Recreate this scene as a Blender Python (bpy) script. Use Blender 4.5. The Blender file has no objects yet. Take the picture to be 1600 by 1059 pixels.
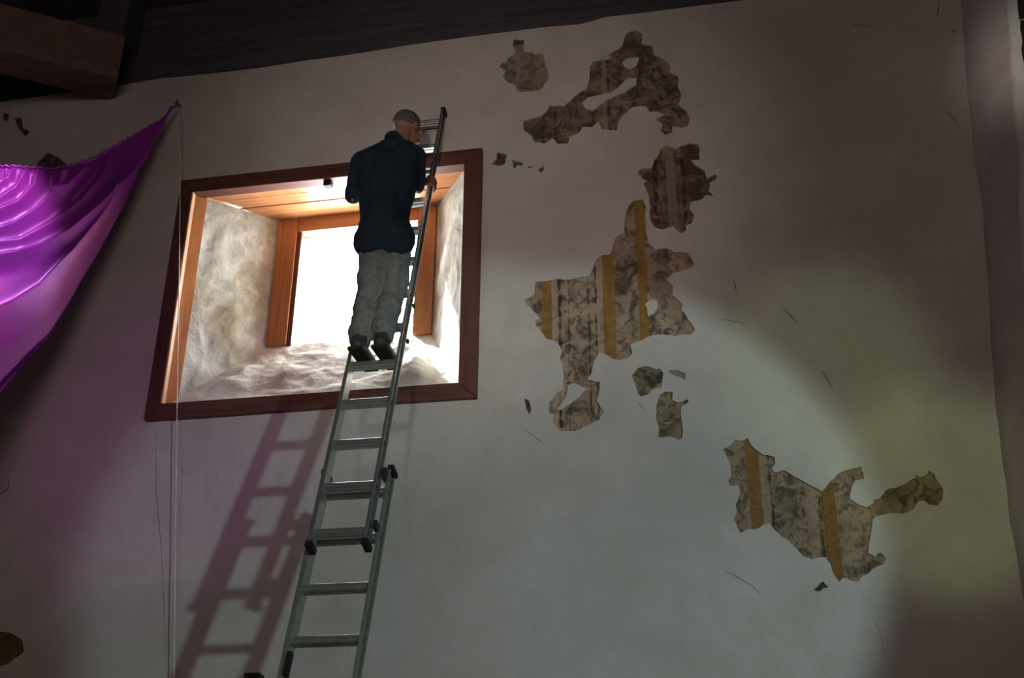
import bpy, bmesh, math, random
import numpy as np
from mathutils import Vector, Matrix, noise, geometry
random.seed(7)
scene = bpy.context.scene
COL = scene.collection

# ------------------------------------------------------------------ camera
F = 1796.1
CX = Vector((0.9812447, -0.0764664, -0.17695123))      # world axes written in camera axes
CY = Vector((0.19260802, 0.4261113, 0.88392947))
CZ = Vector((0.00781001, -0.90143333, 0.43284749))
CAM = Vector((0.0, -6.3544, 1.6))

def ray(px, py):
    d = Vector(((px - 800.0) / F, (py - 529.5) / F, 1.0))
    return Vector((d.dot(CX), d.dot(CY), d.dot(CZ)))

def W(px, py, y=0.0):
    """world point at depth y that stands at this place of the photograph"""
    r = ray(px, py)
    return CAM + r * ((y - CAM.y) / r.y)

cd = bpy.data.cameras.new('camera')
cam = bpy.data.objects.new('camera', cd)
COL.objects.link(cam)
rx = Vector((CX.x, CY.x, CZ.x)); ry = -Vector((CX.y, CY.y, CZ.y)); rz = -Vector((CX.z, CY.z, CZ.z))
M = Matrix((rx, ry, rz)).transposed().to_4x4()
M.translation = CAM
cam.matrix_world = M
cd.sensor_width = 36.0
cd.lens = F / 1600.0 * 36.0
cd.clip_start = 0.05
scene.camera = cam

# ------------------------------------------------------------------ world, lamps, added fills, exposure
vs = scene.view_settings
vs.view_transform = 'Standard'; vs.look = 'None'; vs.gamma = 1.0; vs.exposure = 0.0
vs.use_curve_mapping = False
world = bpy.data.worlds.new('sky'); scene.world = world
world.use_nodes = True
bg = world.node_tree.nodes['Background']
bg.inputs[0].default_value = (0.90, 0.97, 1.0, 1)
bg.inputs[1].default_value = 33.0

def spot(name, loc, aim, power, col, half_deg, blend, radius=0.08):
    l = bpy.data.lights.new(name, 'SPOT')
    l.energy = power; l.color = col; l.spot_size = math.radians(2 * half_deg); l.spot_blend = blend
    l.shadow_soft_size = radius
    o = bpy.data.objects.new(name, l); COL.objects.link(o)
    o.location = loc
    o.rotation_euler = (Vector(aim) - Vector(loc)).to_track_quat('-Z', 'Y').to_euler()
    return o

def area(name, loc, aim, power, col, sx, sy):
    l = bpy.data.lights.new(name, 'AREA'); l.shape = 'RECTANGLE'; l.size = sx; l.size_y = sy
    l.energy = power; l.color = col
    o = bpy.data.objects.new(name, l); COL.objects.link(o)
    o.location = loc
    o.rotation_euler = (Vector(aim) - Vector(loc)).to_track_quat('-Z', 'Y').to_euler()
    return o

spot('flood_lamp', (3.4, -6.6, 3.2), W(812, 870), 590, (0.68, 0.94, 0.97), 14.0, 0.20, 0.10)
spot('warm_fill', (-0.6, -8.0, 2.4), W(740, 320), 470, (1.0, 0.86, 0.78), 15.0, 1.0, 0.2)  # added soft fill that brightens the upper wall, no fixture there
spot('olive_fill', (0.6, -7.2, 2.6), W(1285, 570), 185, (0.80, 1.0, 0.52), 6.0, 0.7, 0.15)  # added spot shaping the olive pool, not a fixture of the room
spot('olive_fill_low', (0.9, -7.2, 2.6), W(1480, 765), 240, (0.80, 1.0, 0.48), 5.7, 0.7, 0.15)  # second added spot, shapes the lower part of the olive pool
spot('purple_fill', (-3.4, -5.9, 2.2), W(255, 690), 105, (0.85, 0.14, 1.0), 12.5, 1.0, 0.2)  # added tinted spot standing in for light coming through the drape
spot('drape_fill', (-3.0, -3.8, 7.6), W(-135, 395, -0.75), 880, (1.0, 0.72, 0.97), 12.4, 0.4, 0.05)  # added spot that brings out the satin folds
spot('corner_fill', (-1.5, -7.2, 2.6), W(1628, 100), 700, (1.0, 0.92, 0.87), 3.3, 1.0, 0.2)  # added narrow spot to brighten the arris and return face
area('nave_fill', (-1.0, -9.3, 5.2), (-1.0, 0, 5.0), 62, (1.0, 0.79, 0.75), 5.0, 2.5)  # ambient fill added on the unseen side of the nave
sl = bpy.data.lights.new('sun', 'SUN'); sl.energy = 55.0; sl.color = (1.0, 0.97, 0.92); sl.angle = math.radians(2.0)
so = bpy.data.objects.new('sun', sl); COL.objects.link(so)
so.rotation_euler = Vector((1.6, -0.9, -1.6)).to_track_quat('-Z', 'Y').to_euler()
pl = bpy.data.lights.new('window_portal', 'AREA'); pl.shape = 'RECTANGLE'; pl.size = 0.9; pl.size_y = 0.95
pl.cycles.is_portal = True
po = bpy.data.objects.new('window_portal', pl); COL.objects.link(po)
po.location = (-2.53, 0.74, 5.5); po.rotation_euler = (math.radians(-90), 0, 0)

# ------------------------------------------------------------------ material helpers
MATS = {}
def nodes_of(name, rough=0.8, spec=0.3):
    m = bpy.data.materials.new(name); m.use_nodes = True
    nt = m.node_tree
    b = nt.nodes['Principled BSDF']
    b.inputs['Roughness'].default_value = rough
    b.inputs['Specular IOR Level'].default_value = spec
    MATS[name] = m
    return m, nt, b

def N(nt, typ, **kw):
    n = nt.nodes.new(typ)
    for k, v in kw.items():
        setattr(n, k, v)
    return n

def setin(n, **kw):
    for k, v in kw.items():
        n.inputs[k.replace('_', ' ')].default_value = v
    return n

def ramp(nt, src, stops, interp='LINEAR'):
    r = N(nt, 'ShaderNodeValToRGB'); cr = r.color_ramp; cr.interpolation = interp
    while len(cr.elements) < len(stops): cr.elements.new(0.5)
    for e, (p, c) in zip(cr.elements, stops):
        e.position = p
        e.color = (c, c, c, 1) if isinstance(c, (int, float)) else (*c, 1)
    nt.links.new(src, r.inputs[0])
    return r.outputs[0]

def mix(nt, fac, a, b, mode='MIX'):
    m = N(nt, 'ShaderNodeMix', data_type='RGBA', blend_type=mode)
    for i, v in ((0, fac), (6, a), (7, b)):
        if isinstance(v, (int, float)): m.inputs[i].default_value = v
        elif isinstance(v, tuple): m.inputs[i].default_value = (*v, 1)
        else: nt.links.new(v, m.inputs[i])
    return m.outputs[2]

def math_(nt, op, a, b=0.0, c=None):
    m = N(nt, 'ShaderNodeMath', operation=op)
    for i, v in enumerate((a, b, c)):
        if v is None: continue
        if isinstance(v, (int, float)): m.inputs[i].default_value = v
        else: nt.links.new(v, m.inputs[i])
    return m.outputs[0]

def objcoord(nt, scale=(1, 1, 1), loc=(0, 0, 0)):
    t = N(nt, 'ShaderNodeTexCoord'); mp = N(nt, 'ShaderNodeMapping')
    mp.inputs['Scale'].default_value = scale; mp.inputs['Location'].default_value = loc
    nt.links.new(t.outputs['Object'], mp.inputs[0])
    return mp.outputs[0]

def noise_(nt, vec, scale, detail=4.0, rough=0.55, dist=0.0):
    n = N(nt, 'ShaderNodeTexNoise')
    setin(n, Scale=scale, Detail=detail, Roughness=rough, Distortion=dist)
    nt.links.new(vec, n.inputs['Vector'])
    return n.outputs['Fac']

def bump(nt, b, h, strength, dist=0.01):
    bn = N(nt, 'ShaderNodeBump'); setin(bn, Strength=strength, Distance=dist)
    nt.links.new(h, bn.inputs['Height']); nt.links.new(bn.outputs[0], b.inputs['Normal'])

def plaster(name, c0, c1, c2, bs=0.35, big=0.7):
    m, nt, b = nodes_of(name, 0.9, 0.15)
    v = objcoord(nt)
    n1 = noise_(nt, v, big, 5, 0.6, 0.4); n2 = noise_(nt, v, 4.2, 6, 0.6, 0.2); n3 = noise_(nt, v, 38, 4, 0.6)
    c = ramp(nt, n1, [(0.32, c0), (0.52, c1), (0.72, c2)])
    c = mix(nt, ramp(nt, n2, [(0.42, 0.0), (0.70, 0.5)]), c, c0)
    c = mix(nt, ramp(nt, n3, [(0.60, 0.0), (0.80, 0.35)]), c, tuple(0.6 * x for x in c0))
    nt.links.new(c, b.inputs['Base Color'])
    h = math_(nt, 'ADD', math_(nt, 'MULTIPLY', n2, 1.6), math_(nt, 'MULTIPLY', n3, 0.35))
    bump(nt, b, h, bs, 0.02)
    return m

def wood(name, dark, light, axis=0, rough=0.45, spec=0.4, ring=7.0):
    m, nt, b = nodes_of(name, rough, spec)
    s = [9.0, 9.0, 9.0]; s[axis] = 0.6
    v = objcoord(nt, tuple(s))
    n1 = noise_(nt, v, ring * 0.35, 6, 0.6, 0.8); n2 = noise_(nt, v, ring, 3, 0.6)
    c = ramp(nt, n1, [(0.28, dark), (0.72, light)])
    c = mix(nt, ramp(nt, n2, [(0.55, 0.0), (0.75, 0.5)]), c, tuple(0.55 * x for x in dark))
    nt.links.new(c, b.inputs['Base Color'])
    bump(nt, b, n1, 0.15, 0.01)
    return m

def simple(name, col, rough=0.6, spec=0.4, metal=0.0, var=0.25, scale=14.0, bs=0.1):
    m, nt, b = nodes_of(name, rough, spec)
    b.inputs['Metallic'].default_value = metal
    v = objcoord(nt); n = noise_(nt, v, scale, 4, 0.6)
    c = ramp(nt, n, [(0.3, tuple(x * (1 - var) for x in col)), (0.7, tuple(min(1, x * (1 + var)) for x in col))])
    nt.links.new(c, b.inputs['Base Color'])
    bump(nt, b, n, bs, 0.005)
    return m

plaster('lime_plaster', (0.47, 0.43, 0.385), (0.57, 0.53, 0.485), (0.63, 0.60, 0.56), 0.6)
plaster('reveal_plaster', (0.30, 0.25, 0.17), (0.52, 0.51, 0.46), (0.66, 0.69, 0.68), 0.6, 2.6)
plaster('sill_plaster_lit', (0.46, 0.42, 0.35), (0.72, 0.71, 0.66), (0.80, 0.80, 0.77), 0.5, 3.0)  # plaster lightened so the sill colour carries the blown-out window light
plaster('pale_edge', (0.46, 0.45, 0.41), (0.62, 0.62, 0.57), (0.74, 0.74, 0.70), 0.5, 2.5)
plaster('corner_plaster', (0.42, 0.36, 0.34), (0.50, 0.44, 0.42), (0.58, 0.52, 0.49), 0.4, 1.5)
wood('frame_wood', (0.075, 0.026, 0.018), (0.16, 0.058, 0.040), 0, 0.55)
wood('frame_wood_upright', (0.075, 0.026, 0.018), (0.16, 0.058, 0.040), 2, 0.55)
wood('soffit_wood', (0.30, 0.115, 0.045), (0.50, 0.21, 0.085), 0, 0.30, 0.5)
wood('jamb_wood', (0.30, 0.105, 0.035), (0.52, 0.21, 0.075), 2, 0.32, 0.5)
wood('lit_edge_wood', (0.50, 0.26, 0.15), (0.68, 0.40, 0.25), 2, 0.35, 0.5)  # highlight of the lit frame edge put into a paler wood
wood('old_timber', (0.050, 0.044, 0.054), (0.100, 0.088, 0.096), 0, 0.8, 0.2)
wood('beam_timber', (0.11, 0.070, 0.060), (0.22, 0.140, 0.110), 0, 0.8, 0.2)
simple('aluminium', (0.48, 0.50, 0.48), 0.34, 0.5, 0.85, 0.12, 30, 0.05)
simple('aluminium_dull', (0.34, 0.37, 0.31), 0.42, 0.5, 0.75, 0.2, 22, 0.08)
simple('black_rubber', (0.012, 0.012, 0.012), 0.7, 0.3)
simple('rivet_dark', (0.04, 0.045, 0.04), 0.5, 0.4, 0.5)
simple('iron', (0.03, 0.025, 0.022), 0.6, 0.4, 0.6)
simple('string_white', (0.78, 0.72, 0.66), 0.7, 0.2)
simple('skin', (0.30, 0.165, 0.115), 0.55, 0.35, 0, 0.12, 25, 0.08)
simple('hair_grey', (0.12, 0.105, 0.095), 0.75, 0.25, 0, 0.5, 90, 0.5)
simple('navy_cotton', (0.016, 0.030, 0.048), 0.85, 0.15, 0, 0.25, 40, 0.15)
simple('trouser_cloth', (0.15, 0.155, 0.145), 0.88, 0.15, 0, 0.2, 40, 0.15)  # dark cloth lightened to mid grey, window glare put into its colour
simple('boot_leather', (0.040, 0.036, 0.032), 0.6, 0.3, 0, 0.3, 30, 0.15)
simple('boot_sole', (0.02, 0.02, 0.02), 0.8, 0.2)
simple('eye_white', (0.75, 0.73, 0.70), 0.3, 0.5)
simple('lip', (0.22, 0.09, 0.075), 0.5, 0.3)
simple('dark_box', (0.022, 0.016, 0.018), 0.5, 0.3)
simple('crack_dark', (0.10, 0.085, 0.075), 0.95, 0.1)
simple('floor_tile', (0.13, 0.075, 0.055), 0.6, 0.3, 0, 0.3, 3.0)
simple('mortar', (0.50, 0.47, 0.42), 0.9, 0.1, 0, 0.2, 18, 0.4)
simple('black_stone', (0.020, 0.019, 0.017), 0.7, 0.3, 0, 0.6, 22, 0.6)

# satin drape
m, nt, b = nodes_of('purple_satin', 0.36, 0.7)
v = objcoord(nt); n = noise_(nt, v, 2.0, 2, 0.5)
nt.links.new(ramp(nt, n, [(0.3, (0.24, 0.020, 0.38)), (0.7, (0.40, 0.035, 0.42))]), b.inputs['Base Color'])
b.inputs['Metallic'].default_value = 0.25; b.inputs['Sheen Weight'].default_value = 0.15; b.inputs['Sheen Roughness'].default_value = 0.35
b.inputs['Sheen Tint'].default_value = (0.9, 0.55, 1.0, 1)
wv = noise_(nt, objcoord(nt), 420, 2, 0.5); bump(nt, b, wv, 0.05, 0.001)

def fragment_mat(name, base, dark, stripes=(), lines=(), rings=(), density=0.55, scale=16.0, ochre=(0.33, 0.165, 0.035)):
    """old painted paper under the plaster: ochre stripes, thin dark lines, rings, blotched flowers"""
    m, nt, b = nodes_of(name, 0.88, 0.15)
    t = N(nt, 'ShaderNodeTexCoord')
    sep = N(nt, 'ShaderNodeSeparateXYZ'); nt.links.new(t.outputs['Object'], sep.inputs[0])
    x, z = sep.outputs[0], sep.outputs[2]
    v = t.outputs['Object']
    wob = math_(nt, 'MULTIPLY', math_(nt, 'SUBTRACT', noise_(nt, v, 9, 3), 0.5), 0.022)
    xw = math_(nt, 'ADD', x, wob)
    n1 = noise_(nt, v, 5.0, 5, 0.6, 0.5); n2 = noise_(nt, v, scale, 5, 0.65, 1.4); n3 = noise_(nt, v, scale * 2.6, 4, 0.65, 0.8)
    vor = N(nt, 'ShaderNodeTexVoronoi', feature='SMOOTH_F1'); setin(vor, Scale=scale * 0.75, Randomness=0.8)
    nt.links.new(v, vor.inputs['Vector'])
    c = ramp(nt, n1, [(0.3, tuple(0.60 * q for q in base)), (0.7, tuple(1.1 * q for q in base))])
    fl = math_(nt, 'MULTIPLY', ramp(nt, n2, [(1 - density - 0.06, 0.0), (1 - density + 0.10, 1.0)]),
               ramp(nt, vor.outputs['Distance'], [(0.18, 0.35), (0.42, 1.0)]))
    def near(c0, hw, soft=0.004, src=None):
        d = math_(nt, 'ABSOLUTE', math_(nt, 'SUBTRACT', xw if src is None else src, c0))
        return math_(nt, 'SMOOTH_MIN', math_(nt, 'MAXIMUM', math_(nt, 'DIVIDE', math_(nt, 'SUBTRACT', hw, d), soft), 0.0), 1.0, 0.05)
    mpv = N(nt, 'ShaderNodeMapping'); mpv.inputs['Scale'].default_value = (1, 1, 0.06); nt.links.new(v, mpv.inputs[0])
    streak = noise_(nt, mpv.outputs[0], 70, 4, 0.6)
    c = mix(nt, math_(nt, 'MULTIPLY', fl, 0.9), c, dark)
    c = mix(nt, ramp(nt, n3, [(0.56, 0.0), (0.66, 0.75)]), c, tuple(0.6 * q for q in dark))
    for (c0, hw, k) in lines:
        lf = math_(nt, 'MULTIPLY', near(c0, hw), math_(nt, 'MULTIPLY', ramp(nt, n2, [(0.38, 0.1), (0.55, 1.0)]), k))
        c = mix(nt, lf, c, tuple(0.5 * q for q in dark))
    for (rx_, rz_, r_, w_) in rings:
        dx = math_(nt, 'SUBTRACT', xw, rx_); dz = math_(nt, 'SUBTRACT', z, rz_)
        d = math_(nt, 'SQRT', math_(nt, 'ADD', math_(nt, 'MULTIPLY', dx, dx), math_(nt, 'MULTIPLY', math_(nt, 'MULTIPLY', dz, dz), 0.6)))
        c = mix(nt, math_(nt, 'MULTIPLY', near(r_, w_ * 0.7, 0.008, d), math_(nt, 'MULTIPLY', ramp(nt, n3, [(0.35, 0.2), (0.55, 1.0)]), 0.7)), c, tuple(0.6 * q for q in dark))
    for (c0, hw, kind, *zm) in stripes:
        colr = ochre if kind == 'o' else tuple(min(1, 1.08 * q) for q in base)
        f_ = math_(nt, 'MULTIPLY', near(c0, hw), 0.95 if kind == 'o' else 0.85)
        if zm: f_ = math_(nt, 'MULTIPLY', f_, math_(nt, 'GREATER_THAN', z, zm[0]))
        sc = mix(nt, ramp(nt, n3, [(0.42, 0.0), (0.68, 0.6)]), colr, tuple(0.55 * q for q in colr))
        sc = mix(nt, ramp(nt, streak, [(0.45, 0.0), (0.65, 0.55)]), sc, tuple(0.6 * q for q in colr))
        f_ = math_(nt, 'MULTIPLY', f_, ramp(nt, n2, [(0.30, 1.0), (0.36, 0.92), (0.60, 0.92), (0.68, 0.35)]))
        c = mix(nt, f_, c, sc)
    nt.links.new(c, b.inputs['Base Color'])
    bump(nt, b, math_(nt, 'ADD', n2, math_(nt, 'MULTIPLY', n3, 0.5)), 0.35, 0.01)
    return m

# ------------------------------------------------------------------ mesh helpers
def link(name, mesh, mat=None, parent=None, smooth=False):
    o = bpy.data.objects.new(name, mesh); COL.objects.link(o)
    if mat is not None:
        for mm in (mat if isinstance(mat, (list, tuple)) else [mat]):
            mesh.materials.append(MATS[mm])
    if parent is not None: o.parent = parent
    if smooth:
        for p in mesh.polygons: p.use_smooth = True
    return o

def from_bm(name, bm, mat=None, parent=None, smooth=False):
    bmesh.ops.recalc_face_normals(bm, faces=bm.faces)
    me = bpy.data.meshes.new(name); bm.to_mesh(me); bm.free()
    return link(name, me, mat, parent, smooth)

def from_py(name, vs_, fs_, mat=None, parent=None, smooth=False):
    me = bpy.data.meshes.new(name); me.from_pydata([tuple(v) for v in vs_], [], fs_); me.validate(); me.update()
    return link(name, me, mat, parent, smooth)

def box_bm(bm, corner8):
    v = [bm.verts.new(c) for c in corner8]
    for f in ((0, 1, 2, 3), (7, 6, 5, 4), (0, 4, 5, 1), (1, 5, 6, 2), (2, 6, 7, 3), (3, 7, 4, 0)):
        bm.faces.new([v[i] for i in f])
    return v

def add_box(bm, x0, x1, y0, y1, z0, z1):
    return box_bm(bm, [(x0, y0, z0), (x1, y0, z0), (x1, y1, z0), (x0, y1, z0), (x0, y0, z1), (x1, y0, z1), (x1, y1, z1), (x0, y1, z1)])

def bevel(bm, w, seg=2):
    bmesh.ops.bevel(bm, geom=list(bm.edges), offset=w, segments=seg, affect='EDGES', profile=0.6)

def tube_bm(bm, pts, r, seg=8, cap=True):
    rings = []
    pts = [Vector(p) for p in pts]
    rr = r if isinstance(r, (list, tuple)) else [r] * len(pts)
    for i, p in enumerate(pts):
        t = (pts[min(i + 1, len(pts) - 1)] - pts[max(i - 1, 0)]).normalized()
        a = t.orthogonal().normalized() if i == 0 else (pa - t * pa.dot(t)).normalized()
        pa = a; bb = t.cross(a)
        rings.append([bm.verts.new(p + (a * math.cos(2 * math.pi * k / seg) + bb * math.sin(2 * math.pi * k / seg)) * rr[i]) for k in range(seg)])
    for i in range(len(rings) - 1):
        for k in range(seg):
            bm.faces.new((rings[i][k], rings[i][(k + 1) % seg], rings[i + 1][(k + 1) % seg], rings[i + 1][k]))
    if cap:
        bm.faces.new(rings[0][::-1]); bm.faces.new(rings[-1])

def empty(name, loc=(0, 0, 0)):
    o = bpy.data.objects.new(name, None); COL.objects.link(o); o.location = loc; o.empty_display_size = 0.1
    return o

def adopt(o, parent):
    """parent under an Empty while keeping the mesh where it stands"""
    o.parent = parent; o.matrix_parent_inverse = Matrix.Translation(-Vector(parent.location))
    return o

def tag(o, label=None, cat=None, group=None, kind=None):
    if label: o['label'] = label
    if cat: o['category'] = cat
    if group: o['group'] = group
    if kind: o['kind'] = kind
    return o

def structure(o, label=None, cat=None):
    return tag(o, label, cat, None, 'structure')

def fbm(x, y, z, o=4):
    return noise.fractal(Vector((x, y, z)), 1.0, 2.0, o)

# ------------------------------------------------------------------ outlines on the painted wall (photo places)
def Z(ox, oy, s, pts): return [(ox + x / s, oy + y / s) for x, y in pts]
OUT = {}
OUT['upper_left'] = Z(740, 40, 8.825, [(560,175),(610,195),(690,190),(695,270),(685,345),(740,375),(800,360),(850,390),(910,375),(975,420),(970,480),(1005,560),(1020,650),(1045,700),(1030,750),(975,800),(955,860),(900,885),(850,890),(770,905),(660,915),(590,890),(600,820),(540,800),(480,780),(430,740),(400,690),(440,620),(360,560),(380,510),(440,500),(480,430),(540,400),(590,350),(540,300),(545,230)])
OUT['arch'] = Z(740, 20, 3.53, [(835,135),(850,105),(895,95),(930,110),(930,150),(925,170),(985,180),(1000,230),(1070,265),(1085,300),(1080,330),(1125,345),(1130,420),(1145,460),(1130,510),(1170,540),(1190,580),(1185,625),(1150,635),(1100,625),(1095,660),(1060,672),(1035,650),(1040,610),(1005,590),(1050,565),(1020,545),(970,545),(945,515),(880,520),(830,560),(800,600),(790,650),(705,645),(690,600),(650,630),(600,630),(580,665),(530,680),(520,720),(460,722),(440,690),(400,715),(335,715),(320,675),(270,640),(275,595),(310,585),(390,560),(425,510),(500,515),(560,460),(590,435),(620,430),(635,390),(640,350),(635,300),(660,265),(760,250),(745,235),(800,195),(820,180)])
HOLES = [Z(740, 20, 3.53, [(600,500),(630,470),(760,440),(810,400),(850,360),(900,360),(895,400),(830,440),(770,465),(720,490),(690,520),(650,540),(620,530)]),
         Z(740, 20, 3.53, [(820,270),(850,250),(915,245),(900,290),(860,312),(830,300)]),
         Z(800, 300, 5.293, [(1100,930),(1140,895),(1200,890),(1210,930),(1180,1000),(1120,1030),(1115,960)]),
         Z(800, 460, 4.413, [(385,625),(430,610),(470,625),(510,650),(470,700),(400,750),(335,795),(300,800),(330,765),(375,700)])]
OUT['right_of_stripe'] = Z(960, 200, 5.883, [(420,200),(480,160),(560,190),(610,170),(680,140),(775,155),(780,285),(700,290),(760,350),(830,400),(850,460),(930,425),(940,460),(870,500),(865,580),(905,630),(840,610),(800,655),(720,670),(690,700),(690,750),(730,800),(730,860),(660,900),(660,940),(610,965),(570,940),(540,900),(440,935),(370,910),(340,860),(320,790),(330,700),(320,640),(290,550),(265,520),(300,480),(260,460),(210,420),(240,380),(300,370),(345,370),(360,300),(400,260)])
OUT['great'] = (Z(800, 300, 5.293, [(190,740),(260,735),(370,715),(450,725),(540,705),(640,690),(700,560),(720,540),(755,520),(820,510),(830,450),(870,360),(930,340),(935,230),(960,120),(1010,65),(1080,60),(1105,120),(1105,300),(1130,420),(1180,470),(1280,460),(1340,490),(1400,500),(1460,505),(1510,600),(1440,645),(1330,670),(1280,720),(1330,780),(1330,850),(1410,920),(1400,980),(1440,1020)])
    + Z(800, 460, 4.413, [(1260,240),(1240,270),(1130,280),(1020,275),(950,285),(880,320),(820,345),(830,400),(800,440),(740,455),(690,440),(640,410),(600,400),(570,450),(545,530),(520,590),(600,600),(600,660),(590,740),(630,800),(600,860),(520,905),(430,945),(320,935),(285,880),(295,825),(260,815),(255,740),(300,690),(350,650),(355,560),(345,480),(330,420),(335,370),(310,320),(240,300),(205,260),(165,215),(155,185),(190,160),(130,95),(90,50)])
    + Z(800, 300, 5.293, [(100,890),(180,850),(190,800)]))
OUT['small_low'] = Z(800, 460, 4.413, [(825,560),(870,505),(920,490),(985,515),(1020,510),(1040,545),(1030,640),(970,655),(940,690),(890,705),(870,690),(850,620)])
OUT['small_arc'] = Z(800, 460, 4.413, [(1080,525),(1140,520),(1195,545),(1195,590),(1170,575),(1120,555),(1085,545)])
OUT['block'] = Z(800, 460, 4.413, [(1015,690),(1050,670),(1105,675),(1105,730),(1145,745),(1210,720),(1220,740),(1170,770),(1160,810),(1170,880),(1175,985),(1150,1000),(1090,985),(1010,985),(1010,900),(1000,870),(990,780)])
OUT['low_right'] = (Z(1120, 670, 5.883, [(50,195),(135,145),(175,100),(210,120),(285,90),(325,160),(385,215),(430,250),(470,235),(535,265),(540,320),(505,360),(530,400),(610,385),(700,430),(800,485),(880,530),(965,580),(1010,520)])
    + Z(1240, 710, 4.813, [(270,205),(340,145),(420,115),(515,97),(530,185),(460,195),(435,240),(425,300),(430,335),(500,385),(550,405),(600,370),(600,340),(650,330),(690,270),(740,255),(830,230),(890,190),(920,180),(915,150),(940,175),(1000,150),(1010,120),(1060,145),(1080,205),(1125,260),(1125,340),(1080,385),(1020,380),(980,345),(940,350),(910,410),(830,445),(720,440),(640,460),(595,480),(590,560),(570,680),(560,740),(610,765),(650,735),(700,780),(690,815),(630,835),(560,890),(480,950),(440,950),(380,930),(340,960),(310,905),(275,830),(245,770),(190,775),(140,790),(70,765),(0,690)])
    + Z(1120, 670, 5.883, [(640,1010),(570,960),(520,920),(490,870),(430,880),(400,910),(280,925),(210,960),(190,900),(155,830),(185,770),(180,680),(215,600),(190,520),(120,520),(105,490),(130,430),(125,330),(90,260)]))
OUT['chip_1'] = Z(740, 20, 3.53, [(130,765),(180,780),(172,830),(150,842),(98,835),(125,805)])
OUT['chip_2'] = Z(740, 20, 3.53, [(205,805),(225,815),(268,822),(270,840),(240,840),(222,860),(215,830)])
OUT['chip_3'] = Z(740, 20, 3.53, [(298,845),(325,843),(328,852),(300,854)])
OUT['chip_4'] = Z(740, 20, 3.53, [(358,862),(385,842),(387,865),(372,882)])
OUT['chip_5'] = [(819,622),(826,625),(830,640),(827,647),(822,638)]
OUT['chip_6'] = Z(1240, 710, 4.813, [(150,1020),(200,965),(225,955),(262,998),(225,1005),(195,1025)])
OUT['stain_1'] = Z(0, 0, 2.648, [(15,470),(38,470),(35,500),(12,500)])
OUT['stain_2'] = Z(0, 0, 2.648, [(62,490),(90,485),(95,530),(122,545),(105,565),(75,530)])
OUT['stain_3'] = Z(0, 0, 2.648, [(150,672),(195,630),(240,650),(285,690),(240,720),(160,715)])
OUT['stain_4'] = [(-30,985),(15,988),(35,1000),(38,1018),(22,1030),(12,1038),(-30,1045)]
CRACKS = [([(1144,434),(1149,446),(1151,456)],2.2), ([(1124,499),(1140,500),(1160,504),(1166,508)],1.6), ([(1224,482),(1235,493),(1245,505)],2.6),
          ([(1283,578),(1292,592),(1302,609)],2.6), ([(1470,172),(1482,178),(1493,190),(1503,203)],1.8), ([(1385,68),(1384,76),(1392,82)],1.5),
          ([(1330,38),(1345,40),(1362,43)],2.0), ([(243,668),(243,760),(252,860),(257,985),(258,1050)],1.4), ([(12,740),(13,760),(5,768),(-8,772)],2.4),
          ([(995,627),(1003,636),(1010,647)],1.6), ([(1130,890),(1150,900),(1175,915),(1190,930)],1.6), ([(1345,925),(1352,935)],2.4), ([(1362,960),(1374,985),(1385,1030)],1.4),
          ([(822,672),(840,685),(850,694)],1.4), ([(1450,150),(1470,153)],1.2), ([(785,330),(800,333),(812,336)],1.2),
          ([(1486,46),(1492,47),(1495,50)],3.5), ([(1467,0),(1466,14),(1464,24)],2.4)]

def crack_poly(pts, w):
    L, R = [], []
    for i, p in enumerate(pts):
        a = Vector(pts[max(i - 1, 0)]); c = Vector(pts[min(i + 1, len(pts) - 1)])
        t = (c - a).normalized(); n = Vector((-t.y, t.x))
        ww = w * 0.33 * (0.35 if i in (0, len(pts) - 1) else 1.0)
        q = Vector(p); L.append(q + n * ww); R.append(q - n * ww)
    return [tuple(q) for q in L + R[::-1]]

def dense(poly, step, jit, seed):
    """photo outline -> jagged outline on the wall plane (x, z)"""
    w = [W(*p) for p in poly]; out = []
    for i in range(len(w)):
        a, c = w[i], w[(i + 1) % len(w)]
        k = max(1, int((c - a).length / step))
        for j in range(k):
            p = a.lerp(c, j / k)
            d = noise.noise_vector(Vector((p.x * 31, p.z * 31, seed))) * jit
            out.append((p.x + d.x, p.z + d.y))
    return out

def inside(px, pz, poly):
    poly = np.array(poly); x0, z0 = poly[:, 0], poly[:, 1]; x1, z1 = np.roll(x0, -1), np.roll(z0, -1)
    r = np.zeros(len(px), bool)
    bb = (px > x0.min()) & (px < x0.max()) & (pz > z0.min()) & (pz < z0.max())
    ii = np.nonzero(bb)[0]
    if len(ii) == 0: return r
    X, Zz = px[ii][:, None], pz[ii][:, None]
    cr = ((z0 > Zz) != (z1 > Zz)) & (X < (x1 - x0) * (Zz - z0) / np.where(z1 == z0, 1e-12, z1 - z0) + x0)
    r[ii] = cr.sum(1) % 2 == 1
    return r

polys = []                                      # (name, outline, step)
for i, (k, v_) in enumerate(OUT.items()):
    small = k.startswith(('chip', 'stain', 'small'))
    polys.append((k, dense(v_, 0.014, 0.004 if small else 0.008, i)))
holes = [dense(h, 0.014, 0.006, 40 + i) for i, h in enumerate(HOLES)]
for i, (c, w_) in enumerate(CRACKS):
    polys.append(('crack_%d' % i, dense(crack_poly(c, w_), 0.03, 0.002, 60 + i)))

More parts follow.
